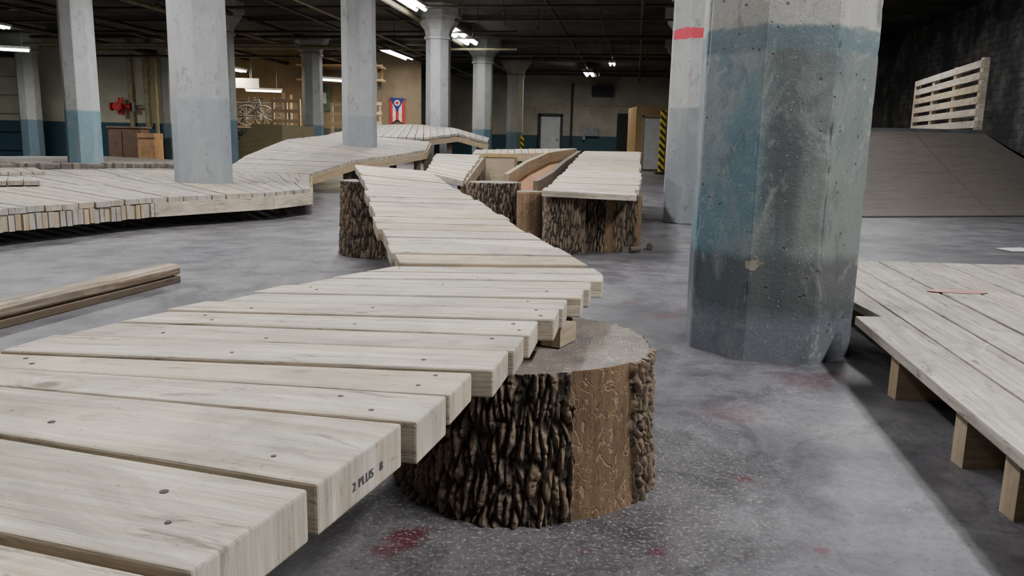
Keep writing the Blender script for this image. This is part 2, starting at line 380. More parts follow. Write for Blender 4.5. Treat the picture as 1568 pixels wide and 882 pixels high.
# fluorescent fixtures
def fixture(x,y,z,L,power,warm=False,ang=None,w=.2):
    d=e1 if ang is None else V((math.sin(ang),math.cos(ang),0))
    c=V((x,y,z)); s=MB()
    s.board(c-d*L/2+V((0,0,.045)),c+d*L/2+V((0,0,.045)),w,.05,M_WHITE)
    for o in(-w*.28,w*.28):
        q=V((d.y,-d.x,0))*o; s.tube(c-d*(L/2-.03)+q,c+d*(L/2-.03)+q,w*.14,M_TUBEW if warm else M_TUBE,8)
    for t in(-.35,.35): s.tube(c+d*L*t+V((0,0,.07)),(*(c+d*L*t).xy,3.32),.006,M_METAL,6)
    o=s.obj('fluorescent_light')
    if power:
        l=bpy.data.lights.new('tube_light','AREA'); l.shape='RECTANGLE'; l.size=w; l.size_y=L; l.energy=power; l.color=(1,.86,.62) if warm else (.97,.98,1)
        lo=bpy.data.objects.new('tube_light',l); S.collection.objects.link(lo); lo.location=c-V((0,0,.05)); lo.rotation_euler=(0,0,-math.atan2(d.x,d.y)); lo.parent=o
    return o
for a in ((-1.29,18.9,3.03,2.5,110,False,None,.36),(-1.98,14.2,3.06,2.5,110,False,None,.3),(-3.3,22.8,3.02,2.3,70,False,None,.34),(2.42,27.6,3.02,1.6,90,False,None,.34),
          (2.4,.75,3.0,2.4,185),(-1.6,1.6,3.0,2.4,50),(-1.0,5.2,3.0,2.4,145),(3.0,6.4,3.0,2.4,75),(-4.6,6.5,3.0,2.4,105),(-4.2,11.0,3.0,2.4,105),(.3,10.4,3.0,2.4,100),(5.2,12,3.0,2.4,50)):
    fixture(*a)
fixture(-7.6,22.0,2.45,1.3,80,True); fixture(-4.9,21.6,2.2,1.3,80,True,.9); fixture(-10.4,16.6,2.75,.5,30); fixture(-11.2,18,2.45,1.0,120,False,1.2); fixture(-7.0,22.7,1.95,1.0,45,True,1.3)
fixture(2.8,24.2,3.0,.6,60,True)

# ------------------------------------------------------------------ foreground bridge
bridge=empty('plank_bridge')
B=[((-.395,.08),(-1.05,.29)),((-.34,.22),(-.99,.43)),((-.29,.365),(-.93,.57)),((-.228,.515),(-.87,.71)),((-.170,.660),(-.81,.858)),((-.110,.828),(-.77,.955)),((-.074,.930),(-.74,1.015)),((-.038,1.035),(-.715,1.08)),
   ((0,1.145),(-.69,1.185)),((.030,1.245),(-.65,1.282)),((.062,1.358),(-.60,1.372)),((.093,1.46),(-.555,1.462)),((.124,1.56),(-.51,1.555)),((.156,1.665),(-.465,1.65)),((.19,1.77),(-.41,1.745)),((.222,1.87),(-.35,1.838)),((.20,1.965),(-.29,1.93))]
m=MB(); sc_m=MB()
ZT=.35
JR=[0,0,.0,.004,.0,.006,-.004,.008,.0,-.006,.006,-.003,.007,0,.005,-.004]
TN=[.3,.4,.2,.35,.15,.3,.55,.25,.6,.2,.45,.7,.3,.5,.2,.6]
for i in range(len(B)-1):
    (ra,la),(rb,lb)=B[i],B[i+1]
    TH=.050 if i<6 else .040
    ra=V((*ra,ZT)); la=V((*la,ZT)); rb=V((*rb,ZT)); lb=V((*lb,ZT))
    gp=.011/((rb-ra).length); rb=rb.lerp(ra,gp); lb=lb.lerp(la,gp)
    e=(ra-la).normalized()
    j=JR[i]; j2=random.uniform(-.012,.012); dz=V((0,0,random.uniform(-.002,.002)))
    sq=(rb-ra).dot(e)*.55
    t=[la-e*j2+dz, ra+e*(j+sq*.5)+dz, rb+e*(j-sq*.5)+dz, lb-e*j2+dz]
    m.hexa(t,[p-V((0,0,TH)) for p in t],M_PLANK,(TN[i],random.random()*.9,0))
    for fr,fw in ((.10,.3),(.12,.72),(.50,.28),(.53,.7),(.86,.35),(.9,.7)):
        if random.random()<.55: continue
        q=(t[1]+(t[2]-t[1])*(fw+random.uniform(-.15,.15))).lerp(t[0]+(t[3]-t[0])*fw, fr+random.uniform(-.07,.07))
        sc_m.tube(q-V((0,0,.004)),q+V((0,0,.0006)),random.uniform(.0025,.004),M_SCREW,10)
m.obj('near_planks',bridge,bevel=.003); sc_m.obj('screws',bridge)
m=MB()
def inset(i,fr):
    r=V((*B[i][0],0)); l=V((*B[i][1],0)); return r.lerp(l,fr)
for fr in(.12,.86):
    pts=[inset(i,fr) for i in range(0,len(B),4)]
    for a,b in zip(pts,pts[1:]): m.board(V((a.x,a.y,.284)),V((b.x,b.y,.284)),.038,.032,M_EDGE)
m.board(V((.075,1.47,.29)),V((.11,1.54,.29)),.04,.036,M_EDGE)
L2=[(-.285,1.955,.355),(-.405,2.39,.40),(-.535,2.94,.45),(-.76,4.0,.475),(-1.01,5.07,.50)]
R2=[(.185,1.985,.355),(.03,2.38,.40),(-.145,2.9,.45),(-.28,3.5,.465),(-.48,4.6,.486)]
mm=MB(); ribbon(mm,L2,R2,.099,.038,M_PLANK,.009,.010); mm.obj('far_planks',bridge,bevel=.003)
for fr in(.15,.85):
    pts=[V(a).lerp(V(b),fr)-V((0,0,.06)) for a,b in zip(L2,R2)]
    for a,b in zip(pts,pts[1:]): m.board(a,b,.038,.042,M_EDGE)
m.obj('stringers',bridge)
(ra,_),(rb,_)=B[4],B[5]
a=V((*ra,ZT)); b=V((*rb,ZT))
fc=bpy.data.curves.new('lumber_stamp','FONT'); fc.body='2 PLUS   8'; fc.size=.013; fc.space_character=1.1; fc.extrude=.0003; fc.materials.append(M_INK)
fo=bpy.data.objects.new('lumber_stamp',fc); S.collection.objects.link(fo)
e_=(V((*B[4][0],0))-V((*B[4][1],0))).normalized(); rb_=b.lerp(a,.011/(b-a).length); sq=(rb_-a).dot(e_)*.55
p1=a+e_*(JR[4]+sq*.5); p2=rb_+e_*(JR[4]-sq*.5); d=(p2-p1).normalized(); nrm=V((d.y,-d.x,0))
q=p1.lerp(p2,.36)-V((0,0,.032))+nrm*.0010; X=d; Y=V((0,0,1)); Z=nrm
fo.matrix_world=Matrix((( X.x,Y.x,Z.x,q.x),(X.y,Y.y,Z.y,q.y),(X.z,Y.z,Z.z,q.z),(0,0,0,1))); fo.parent=bridge

# ------------------------------------------------------------------ stumps
def bark_mat():
    m, nt, b = new_mat('tree_bark')
    at=attr(nt,'bark'); s=sep(nt, at[1]); p=objc(nt)
    n1=nz(nt,mapv(nt,p,(1,1,.22)),75,7,.75); n2=nz(nt,mapv(nt,p,(1,1,.5)),9,5,.6); n3=nz(nt,p,150,5,.7)
    bark=mix(nt, rng(nt,s[0],.06,.62), sc(38,31,26), sc(146,129,110))
    bark=mix(nt, mul(nt,rng(nt,n1,.44,.62),.6), bark, sc(84,70,58))
    bark=mix(nt, mul(nt,rng(nt,n2,.42,.62),mul(nt,rng(nt,s[0],.2,.8),.5)), bark, sc(142,116,86))
    bark=mix(nt, mul(nt,rng(nt,n3,.5,.66),.5), bark, sc(56,47,40))
    q=nz(nt,mapv(nt,p,(1,1,.6)),20,3,.5,2.2); ab=mth(nt,'ABSOLUTE',mth(nt,'SUBTRACT',q,.5))
    q2=nz(nt,mapv(nt,p,(1,1,.6),(4,2,7)),26,2,.5,1.8); ab2=mth(nt,'ABSOLUTE',mth(nt,'SUBTRACT',q2,.47))
    wood=mix(nt, rng(nt,nz(nt,mapv(nt,p,(1,1,.08)),45,4,.6),.35,.65), sc(148,120,90), sc(114,90,68))
    wood=mix(nt, rng(nt,nz(nt,p,5,3),.4,.7,0,.6), wood, sc(100,78,60))
    wood=mix(nt, mul(nt,rng(nt,ab,.012,.026,1,0),.55), wood, sc(186,160,124))
    wood=mix(nt, mul(nt,rng(nt,ab2,.008,.018,1,0),.6), wood, sc(80,60,46))
    nt.links.new(mix(nt, s[1], bark, wood), b.inputs['Base Color']); b.inputs['Roughness'].default_value=.9
    nt.links.new(bump(nt, mth(nt,'ADD',mth(nt,'ADD',n1,mth(nt,'MULTIPLY',n3,.4)),rng(nt,ab,.012,.026,-.6,0)), .7,.006), b.inputs['Normal'])
    return m
M_BARK=bark_mat()
def top_mat():
    m, nt, b = new_mat('sawn_stump_top'); p=objc(nt)
    x=sep(nt,p); r=mth(nt,'SQRT',mth(nt,'ADD',mth(nt,'MULTIPLY',x[0],x[0]),mth(nt,'MULTIPLY',x[1],x[1])))
    r=mth(nt,'ADD',r,mth(nt,'MULTIPLY',nz(nt,p,6,3),.03))
    w=mth(nt,'SINE',mth(nt,'MULTIPLY',r,900.))
    col=mix(nt,rng(nt,w,-1,1),sc(138,128,117),sc(116,105,95))
    col=mix(nt,rng(nt,nz(nt,p,9,6,.7),.4,.65),col,sc(98,91,86))
    col=mix(nt,mul(nt,rng(nt,nz(nt,p,110,3,.8),.58,.66),.6),col,sc(200,190,176))
    nt.links.new(col,b.inputs['Base Color']); b.inputs['Roughness'].default_value=.85
    nt.links.new(bump(nt,w,.15,.002),b.inputs['Normal'])
    return m
M_TOP=top_mat()
def stump(x,y,r,h,seg=120,rows=24,bare=None,seed=0,freq=34,amp=.016,name='tree_stump',allbare=False,flare=.06):
    vs=[];fs=[];mi=[];col=[]
    for j in range(rows+1):
        z=h*j/rows
        for i in range(seg):
            th=2*math.pi*i/seg; c,s_=math.cos(th),math.sin(th)
            rr=r*(1+.07*noise.noise(V((c*1.2+seed,s_*1.2,z*.6)))+flare*(1-z/h)**2)
            w1=noise.noise(V((c*4,s_*4,z*16+seed)))*.12
            c2,s2=math.cos(th+w1*.35),math.sin(th+w1*.35)
            P=V((c2*r,s2*r,z*.19+seed))*freq
            dist,_=noise.voronoi(P); g=min(1,(dist[1]-dist[0])*2.2)
            g=g*g*(3-2*g)
            g2=noise.noise(V((c*r,s_*r,z*.5))*freq*2.4)*.24
            cr=noise.noise(V((c*r*freq*.9,s_*r*freq*.9,z*105+seed*3))); crack=max(0,cr-.22)*1.1
            hgt=max(0,min(1.1,g*.85+g2+.07-crack)); bl=0.
            deg=math.degrees(th); deg=deg-360 if deg>180 else deg
            if bare:
                e=noise.noise(V((3,seed,z*14)))*3
                a0,a1=bare[0]+e,bare[1]+e*.6
                bl=1. if a0<deg<a1 else 0.
            if allbare: bl=1.
            d=amp*hgt if bl<.5 else -amp*.2
            if j in(0,rows) and bl<.5: d*=.75
            vs.append(((rr+d)*c,(rr+d)*s_,z)); col.append((hgt,bl,0,1))
    for j in range(rows):
        for i in range(seg):
            k=(i+1)%seg; fs.append((j*seg+i,j*seg+k,(j+1)*seg+k,(j+1)*seg+i)); mi.append(0)
    b0=len(vs); top=rows*seg
    for fr,dz in((.93,0.),(.5,.001)):
        for i in range(seg):
            p=V(vs[top+i]); vs.append((p.x*fr,p.y*fr,h+dz+(noise.noise(V((p.x*20*fr,p.y*20*fr,seed)))*.002))); col.append((.8,0,0,1))
    for i in range(seg):
        k=(i+1)%seg
        fs.append((top+i,top+k,b0+k,b0+i)); mi.append(1)
        fs.append((b0+i,b0+k,b0+seg+k,b0+seg+i)); mi.append(1)
    fs.append(tuple(b0+seg+i for i in range(seg))); mi.append(1)
    me=bpy.data.meshes.new(name); me.from_pydata(vs,[],fs); me.materials.append(M_BARK); me.materials.append(M_TOP)
    me.polygons.foreach_set('material_index',mi)
    ca=me.color_attributes.new('bark','FLOAT_COLOR','POINT'); ca.data.foreach_set('color',[q for c in col for q in c])
    me.polygons.foreach_set('use_smooth',[m_==0 for m_ in mi]); me.update()
    o=bpy.data.objects.new(name,me); S.collection.objects.link(o); o.location=(x,y,0); return o
stump(.03,1.535,.238,.268,1000,150,bare=(-70,-38),seed=1.3,freq=76,amp=.015,flare=.06)
stump(-.70,.30,.2,.268,200,40,seed=4)
stump(-.80,4.62,.19,.425,320,70,seed=2.2,freq=62,amp=.015)
stump(-.13,5.28,.165,.40,280,60,seed=5.1,freq=62,amp=.014)
stump(.10,5.10,.085,.355,120,24,seed=6,allbare=True)
stump(.31,4.87,.115,.338,240,50,seed=7.7,freq=64,amp=.013)
stump(.475,5.0,.055,.335,100,24,seed=8.1,freq=60,amp=.01)
stump(.61,4.98,.078,.335,180,36,seed=9.4,freq=64,amp=.012,bare=(-120,-85))
stump(.78,5.3,.065,.335,120,24,seed=10.2,freq=60,amp=.008,bare=(-60,0))
for x,y,a,l,r in ((.76,4.92,.5,.08,.02),(.88,5.1,1.4,.08,.022)):
    m=MB(); d=V((math.cos(a),math.sin(a),0)); c=V((x,y,r)); m.tube(c-d*l/2,c+d*l/2,r,M_DARKW,12,r*.8); m.obj('firewood_piece',bevel=.004,weld=True)

# ------------------------------------------------------------------ ramp on the stump row + mid-distance structures
def posts(m,pts,zb=0.,w=.07,mat=None):
    for x,y,z in pts: m.box((x,y,(z+zb)/2),(w,w,z-zb),mat or M_DARKW)
r3=empty('plank_ramp')
m=MB(); La=[(.17,4.72,.385),(.30,5.6,.42),(.52,7.2,.50),(.77,9,.585)]; Ra=[(.70,4.62,.375),(.88,5.6,.41),(1.12,7.2,.50),(1.40,9,.59)]
ribbon(m,La,Ra,.099,.036,M_PLANK,.010,.012); m.obj('planks',r3,bevel=.003)
m=MB()
for fr in(.12,.88):
    pts=[V(a).lerp(V(b),fr)-V((0,0,.062)) for a,b in zip(La,Ra)]
    for a,b in zip(pts[1:],pts[2:]): m.board(a,b,.04,.05,M_EDGE)
posts(m,[(.6,7.2,.42),(1.05,7.2,.42),(.85,8.9,.5),(1.33,8.9,.5)],0,.08); m.obj('supports',r3)
r4=empty('plank_ramp')
m=MB(); ribbon(m,[(-.60,5.45,.45),(-.70,7.2,.55)],[(-.34,5.25,.405),(-.29,7.0,.55)],.099,.036,M_PLANK,.010,.01); m.obj('planks',r4)
m=MB(); m.board((-.34,5.3,.34),(-.28,7.0,.48),.03,.09,M_EDGE); m.board((-.6,5.5,.37),(-.68,7.1,.47),.03,.09,M_EDGE)
posts(m,[(-.33,6.9,.45),(-.64,6.9,.45),(-.38,5.9,.34),(-.56,5.9,.36)]); m.obj('supports',r4)
m=MB()
m.box((-.13,7.35,.545),(.30,.5,.03),M_PLY); m.box((-.13,7.12,.38),(.30,.025,.30),M_EDGE); m.box((.01,7.35,.38),(.025,.5,.30),M_DARKW); m.box((-.27,7.35,.38),(.025,.5,.3),M_DARKW)
posts(m,[(-.25,7.15,.3),(-.01,7.15,.3),(-.25,7.55,.3),(-.01,7.55,.3)]); m.obj('wooden_landing_box')
m=MB()
path=[(-.06,6.2,.37),(.10,7.0,.45),(.32,8.0,.52),(.70,9.4,.56)]
for a,b in zip(path,path[1:]): m.board(a,b,.04,.10,M_EDGE)
path2=[(.16,5.9,.33),(.30,6.6,.37),(.46,7.6,.44),(.74,9.3,.53)]
for a,b in zip(path2,path2[1:]): m.board(a,b,.04,.11,M_DARKW)
for (a,b),(c,d) in zip(zip(path,path[1:]),zip(path2,path2[1:])):
    t=[V(a),V(c),V(d),V(b)]; t=[p-V((0,0,.05)) for p in t]; m.hexa(t,[p-V((0,0,.02)) for p in t],M_OPLY)
for x,y,z in((-.04,6.3,.3),(.17,6.05,.27),(.31,7.9,.45),(.45,7.5,.38),(.70,9.3,.5)): m.box((x,y,z/2),(.06,.06,z),M_DARKW)
m.obj('wooden_trough_ramp')
m=MB(); ribbon(m,[(-.6,11.5,.5),(.9,11.2,.55)],[(-.6,12.3,.55),(.9,12.2,.6)],.1,.04,M_PLANK); m.board((-.6,11.48,.44),(.9,11.18,.49),.04,.1,M_EDGE)
posts(m,[(-.5,11.6,.48),(.2,11.5,.48),(.8,11.4,.48)]); m.obj('raised_plank_path')

# ------------------------------------------------------------------ left decks
dk=empty('wooden_deck')
F=[(-3.75,2.6,.215),(-3.35,3.5,.22),(-2.95,4.57,.22),(-2.55,5.65,.22),(-1.95,6.45,.225),(-1.78,7.01,.225)]
K=[(-8.3,3.6,.22),(-8.2,5.2,.22),(-7.4,7.6,.225),(-6.0,9.4,.23),(-4.1,10.5,.23),(-2.51,9.87,.23)]
m=MB()
n_=3; mid=[[V(a).lerp(V(b),k/n_) for a,b in zip(F,K)] for k in range(n_+1)]
for k in range(n_): ribbon(m,mid[k],mid[k+1],.14,.036,M_DECK,.010,.004 if k else .012)
m.obj('low_platform',dk)
m=MB()
ribbon(m,[(-8.2,7.2,.22),(-6.9,9.0,.23),(-4.2,10.7,.23)],[(-12,12,.22),(-8.5,16.7,.22),(-4.9,13.9,.23)],.14,.036,M_DECK); m.obj('low_platform_rear',dk)
m=MB()
for a,b in zip(F[:4],F[1:4]):
    a=V(a); b=V(b); L=(b-a).length; nn=int(L/.042); ang=math.atan2((b-a).y,(b-a).x)
    for k in range(nn):
        c=a.lerp(b,(k+.5)/nn); m.box((c.x-.02+random.uniform(-.006,.006),c.y+.01,.132+random.uniform(-.004,.004)),(.036,.05,.095),M_EDGE if random.random()<.5 else M_DECK,ang,(random.random(),.2,0))
for a,b in zip(F[3:],F[4:]): m.board(V(a)-V((-.0,0,.085)),V(b)-V((-.0,0,.085)),.03,.10,M_PLANK)
m.board((-1.78,7.03,.13),(-2.5,9.87,.14),.03,.12,M_EDGE)
for i in range(6):
    m.box((F[i][0]-.3,F[i][1]+.1,.09),(.09,.09,.18),M_DARKW)
    if i>1: m.box((F[i][0]-1.6,F[i][1]+.5,.09),(.09,.09,.18),M_DARKW)
m.obj('joists',dk)
m=MB()
Lw=[(-3.74,10.3,.235),(-3.65,11.0,.42),(-3.4,12.0,.64),(-3.05,13.0,.72)]
Rw=[(-2.50,9.9,.235),(-2.1,10.5,.40),(-1.66,11.0,.46),(-1.33,12.1,.535)]
ribbon(m,Lw,Rw,.12,.036,M_DECK,.010,.008)
ribbon(m,[(-3.05,13.0,.72),(-3.0,13.4,.76)],[(-1.33,12.1,.535),(-1.40,13.3,.66)],.12,.036,M_DECK,.010,.008)
m.obj('wave_ramp',dk)
m=MB()
for a,b in zip(Rw,Rw[1:]): m.board(V(a)-V((0,0,.085)),V(b)-V((0,0,.085)),.03,.10,M_EDGE)
m.board((-1.33,12.1,.45),(-1.38,13.3,.58),.03,.1,M_EDGE)
posts(m,[(-2.2,10.6,.32),(-1.85,11.0,.36),(-1.45,12.0,.44),(-1.42,13.0,.5),(-1.75,11.6,.42)],0,.09); m.obj('wave_ramp_supports',dk)
m=MB()
Ft=[(-3.05,13.4,.745),(-2.2,13.35,.72),(-1.5,13.3,.715),(-.95,13.4,.80),(-.45,13.5,.67)]
Bk=[(-2.9,16,.95),(-2.3,16,.98),(-1.8,16,.98),(-1.2,16,.93),(-.5,16,.75)]
ribbon(m,Ft,Bk,.12,.036,M_DECK,.010,.01); m.obj('peak_ramp',dk)
m=MB()
for a,b in zip(Ft[2:],Ft[3:]): m.board(V(a)-V((0,-.03,.085)),V(b)-V((0,-.03,.085)),.03,.1,M_EDGE)
posts(m,[(-1.45,13.5,.62),(-1.1,13.6,.66),(-.6,13.6,.62),(-1.4,14.5,.7),(-.6,14.6,.62),(-.6,15.8,.65),(-2.6,15.6,.8)],0,.09); m.obj('peak_supports',dk)
m=MB(); ribbon(m,[(-5.2,5.6,.27),(-3.9,6.6,.27)],[(-5.6,6.3,.27),(-4.2,7.1,.27)],.12,.036,M_DECK)
ribbon(m,[(-5.7,7.6,.26),(-4.9,8.4,.26)],[(-6.6,8.6,.26),(-5.6,9.4,.26)],.12,.03,M_DECK); m.obj('low_step',dk)
m=MB()
pts=[V((-6.9,8.6,.25)),V((-5.9,9.5,.25)),V((-5.0,10.6,.25)),V((-4.2,10.9,.25))]
for a,b in zip(pts,pts[1:]):
    n=14
    for k in range(n):
        c=a.lerp(b,(k+.5)/n); m.box((c.x+random.uniform(-.02,.02),c.y,c.z+.01),(.12,.10,random.uniform(.05,.09)),M_GREYPLY,random.uniform(0,3))
m.obj('edge_rubble',dk,bevel=.012)
m=MB()
arc=[(-9.6,10.2,.46),(-9.0,10.5,.40),(-8.4,10.8,.34),(-7.8,11.1,.28),(-7.0,11.5,.25)]
ribbon(m,arc,[(x+.1,y+.5,z) for x,y,z in arc],.12,.036,M_DECK)
for a,b in zip(arc,arc[1:]): m.board(V(a)-V((0,0,.07)),V(b)-V((0,0,.07)),.03,.1,M_EDGE)
posts(m,[(-9.3,10.8,.36),(-8.5,11,.3)],.2); m.obj('curved_berm',dk)

# lumber rail on the floor
rail=empty('timber_rail')
a=V((-2.35,.0,0)); b=V((-1.55,3.57,0)); d=(b-a).normalized(); sd=V((d.y,-d.x,0))
m=MB(); m.board(a+V((0,0,.015))+sd*.006,b+V((0,0,.015))+sd*.006,.085,.030,M_DARKW); m.obj('base_board',rail,bevel=.004)
m=MB(); rings=[]
prof=[(-.040,.036),(.040,.036),(.046,.044),(.046,.068),(.038,.080),(0,.084),(-.038,.080),(-.046,.068),(-.046,.044)]
for k in range(25):
    t=k/24; c=a.lerp(b,t); rings.append([c+sd*(x+.003*noise.noise(V((t*9,x*30,z*30))))+V((0,0,z+.004*noise.noise(V((t*7,x*20,3))))) for x,z in prof])
tt=(.1,.2,.5); n=len(prof)
for k in range(24):
    for i in range(n):
        j=(i+1)%n; l0=k*.15; m.quad([rings[k][i],rings[k+1][i],rings[k+1][j],rings[k][j]],M_RAIL,((l0,i*.018),(l0+.15,i*.018),(l0+.15,i*.018+.018),(l0,i*.018+.018)),tt)
m.quad(rings[0],M_RAIL); m.quad(rings[-1][::-1],M_RAIL); m.obj('top_rail',rail)

# ------------------------------------------------------------------ right deck
rd=empty('low_plank_platform')
m=MB(); zt=.152
def PX(y,i,o=0): return (.865+(y-1.27)*.166)+i*.1425+o
for i in range(22):
    ya=.55-random.uniform(0,.02); yb=(2.385 if i<1 else 3.64)+random.uniform(-.01,.01)*(i>0)
    j=random.uniform(-.002,.002)
    t=[V((PX(yb,i),yb,zt+j)),V((PX(ya,i),ya,zt+j)),V((PX(ya,i,.134),ya,zt+j)),V((PX(yb,i,.134),yb,zt+j))]
    m.hexa(t,[p-V((0,0,.026)) for p in t],M_DECK)
    if i==0:
        t=[V((PX(3.64,0),3.64,zt)),V((1.150,2.80,zt)),V((PX(2.80,0,.134),2.80,zt)),V((PX(3.64,0,.134),3.64,zt))]
        m.hexa(t,[p-V((0,0,.026)) for p in t],M_DECK,(.4,.3,0))
        t=[V((1.150,2.799,zt)),V((1.135,2.39,zt)),V((PX(2.39,0,.134),2.39,zt)),V((PX(2.799,0,.134),2.799,zt))]
        m.hexa(t,[p-V((0,0,.026)) for p in t],M_DECK,(.4,.3,0))
m.obj('planks',rd,bevel=.003)
m=MB()
for y in (1.36,1.60,2.06,.7,1.0):
    x0=.865+(y-1.27)*.166+.03; m.box((x0+1.5,y,.062),(3.0,.045,.124),M_EDGE)
for y in (2.5,3.0,3.55): m.box((1.30+1.4,y,.062),(2.8,.045,.124),M_EDGE)
m.obj('joists',rd)
m=MB(); pts=[]
for k in range(20):
    q=2*math.pi*k/20; r=1+.35*noise.noise(V((math.cos(q),math.sin(q),3))); pts.append((1.62+.11*r*math.cos(q),2.86+.045*r*math.sin(q)))
m.prism(pts,.1545,.1555,plain('dried_red_paint',sc(178,130,122),.7)); m.obj('paint_splash',rd)

# ------------------------------------------------------------------ bank ramp and slatted fence at right
bk=empty('bank_ramp')
m=MB(); N=10
bl,br_=V((3.3,7.9,0)),V((6.95,8.95,0)); tl,tr=V((3.9,9.65,.90)),V((5.5,9.62,.90))
rows=[]
for k in range(N+1):
    t=k/N; zz=.90*t**1.2
    a=bl.lerp(tl,t); b=br_.lerp(tr,t); rows.append([V((*a.lerp(b,q/8).xy,zz+.01)) for q in range(9)])
for k in range(N):
    for q in range(8): m.quad([rows[k][q],rows[k][q+1],rows[k+1][q+1],rows[k+1][q]],M_GREYPLY,[(q*.4,k*.2),(q*.4+.4,k*.2),(q*.4+.4,k*.2+.2),(q*.4,k*.2+.2)],(.2 if q<4 else .3,.3,0))
m.quad([br_,V((7.0,11,0)),V((6.2,11,.9)),tr],M_GREYPLY)
m.quad([tl,tr,V((6.2,11,.9)),V((6.9,13.5,.9)),V((4.4,13.5,.9))],M_GREYPLY)
m.quad([bl,tl,V((4.4,13.5,.9)),V((3.8,13.5,0))],M_DARKW)
for k in range(N):
    A,Bq=rows[k][4],rows[k+1][4]; m.board(A,Bq,.005,.003,M_BROWN)
m.board(rows[0][0],rows[0][8],.06,.012,M_GREYPLY)
m.board(tl+V((0,0,.0)),tr+V((0,0,.0)),.05,.05,M_METAL)
m.obj('ramp_body',bk)
fn=empty('slatted_fence')
m=MB(); A=V((5.46,9.68,0)); Bf=V((6.42,13.2,0))
for k in range(6):
    z=.99+k*.14; m.board(A+V((0,0,z)),Bf+V((0,0,z+.03)),.03,.085,M_PLANK)
for t in(0,.33,.66,1):
    c=A.lerp(Bf,t); m.box((c.x+.05,c.y+.03,1.33),(.07,.07,.86),M_PLANK)
m.obj('slats',fn,bevel=.003)
m=MB(); m.quad([(3.38,5.36,.003),(3.62,5.40,.003),(3.58,5.6,.003),(3.36,5.54,.003)],M_WHITE); m.obj('paper_sheet')

# ------------------------------------------------------------------ back wall features
m=MB(); x0,x1=1.0,1.76
m.box(((x0+x1)/2,31.96,.86),(x1-x0,.06,1.72),M_DOORW)
for x in(x0-.05,x1+.05): m.box((x,31.94,.9),(.10,.1,1.8),M_DARK)
m.box(((x0+x1)/2,31.94,1.79),(x1-x0+.2,.1,.10),M_DARK); m.tube((x1-.1,31.9,.85),(x1-.1,31.85,.85),.03,M_METAL); m.obj('door_1')
m=MB(); m.box((4.3,31.95,.95),(.62,.08,1.9),M_DARK); m.box((4.3,31.93,.95),(.5,.08,1.75),M_BLACK); m.obj('door_2')
m=MB(); m.box((3.35,31.8,2.72),(.8,.3,.38),M_DARK); m.box((3.35,31.64,2.72),(.66,.03,.25),M_BLACK); m.obj('wall_ac_unit')  # dark air conditioner mounted on the back wall
m=MB(); m.box((3.0,31.9,1.15),(.5,.16,.3),M_METAL); m.box((2.7,31.92,1.1),(.1,.1,.5),M_METAL); m.obj('electrical_box')
m=MB(); m.box((3.0,31.97,2.2),(3.4,.04,.05),M_PIPEL); m.tube((-1.5,31.9,.2),(-1.5,31.9,3.0),.05,M_PIPE); m.tube((2.2,31.9,.2),(2.2,31.9,3.0),.04,M_PIPE); m.obj('wall_conduit')
m=MB(); m.box((3.75,22.9,.86),(.95,1.6,1.72),M_PLY); m.box((3.72,22.08,.72),(.46,.05,1.36),M_WHITE)
for x in(3.46,3.98): m.box((x,22.07,.75),(.05,.07,1.45),M_EDGE)
m.box((3.72,22.07,1.46),(.57,.07,.05),M_EDGE); m.obj('plywood_booth')
def haz():
    mm,nt,b=new_mat('hazard_stripes'); p=sep(nt,objc(nt)); w=mth(nt,'FRACT',mth(nt,'MULTIPLY',mth(nt,'ADD',p[2],p[0]),6.))
    nt.links.new(mix(nt,mth(nt,'GREATER_THAN',w,.5),sc(214,186,40),sc(24,24,24)),b.inputs['Base Color']); return mm
M_HAZ=haz()
m=MB(); m.box((3.50,19.3,.75),(.12,.12,1.5),M_HAZ); m.box((3.50,19.3,.03),(.26,.26,.06),M_DARK); m.obj('hazard_post')
m=MB(); m.box((.22,24.9,.45),(.10,.10,.9),M_HAZ); m.box((.22,24.9,.02),(.2,.2,.04),M_DARK); m.obj('hazard_post')
# ------------------------------------------------------------------ left background
m=MB()
m.tube((-10.55,22.4,0),(-10.55,22.4,3.2),.07,M_PIPEL); m.tube((-10.1,22.4,.9),(-10.1,22.4,3.2),.09,M_PIPEL); m.tube((-9.85,22.35,.3),(-9.85,22.35,3.2),.05,M_PIPEL)
m.tube((-11.4,22.35,2.9),(-9.8,22.35,2.9),.05,M_PIPEL); m.tube((-10.9,22.38,1.42),(-10.1,22.38,1.42),.04,M_PIPEL); m.obj('sprinkler_pipes')
m=MB(); m.tube((-11.0,22.2,1.42),(-10.5,22.2,1.42),.06,M_RED,14); m.tube((-10.75,22.2,1.2),(-10.75,22.2,1.66),.07,M_RED,14)
for x in(-11.0,-10.78,-10.5): m.tube((x-.02,22.2,1.42),(x+.02,22.2,1.42),.11,M_RED,16)
m.tube((-10.75,21.95,1.42),(-10.75,21.98,1.42),.12,M_RED,16); m.tube((-10.75,21.98,1.42),(-10.75,22.2,1.42),.02,M_RED); m.tube((-10.42,22.2,1.3),(-10.42,22.2,1.55),.05,M_METAL,12); m.obj('fire_valve')
m=MB(); m.box((-9.95,20.9,.42),(.8,.5,.84),M_BROWN); m.box((-9.95,20.9,.86),(.9,.6,.04),M_DARKW); m.box((-10.2,20.64,.42),(.34,.02,.7),M_BROWN); m.box((-9.75,20.64,.42),(.34,.02,.7),M_BROWN); m.obj('storage_cabinet')
m=MB(); m.box((-9.15,20.3,.36),(.42,.5,.72),M_CARD); m.box((-9.15,20.04,.6),(.42,.02,.03),M_BROWN); m.obj('cardboard_box')
m=MB()
for k in range(5): m.box((-15.0,22.45,.42+k*.5),(3.2,.06,.46),M_WALL)
for x in(-13.3,-16.7): m.box((x,22.42,1.35),(.12,.12,2.7),M_DARK)
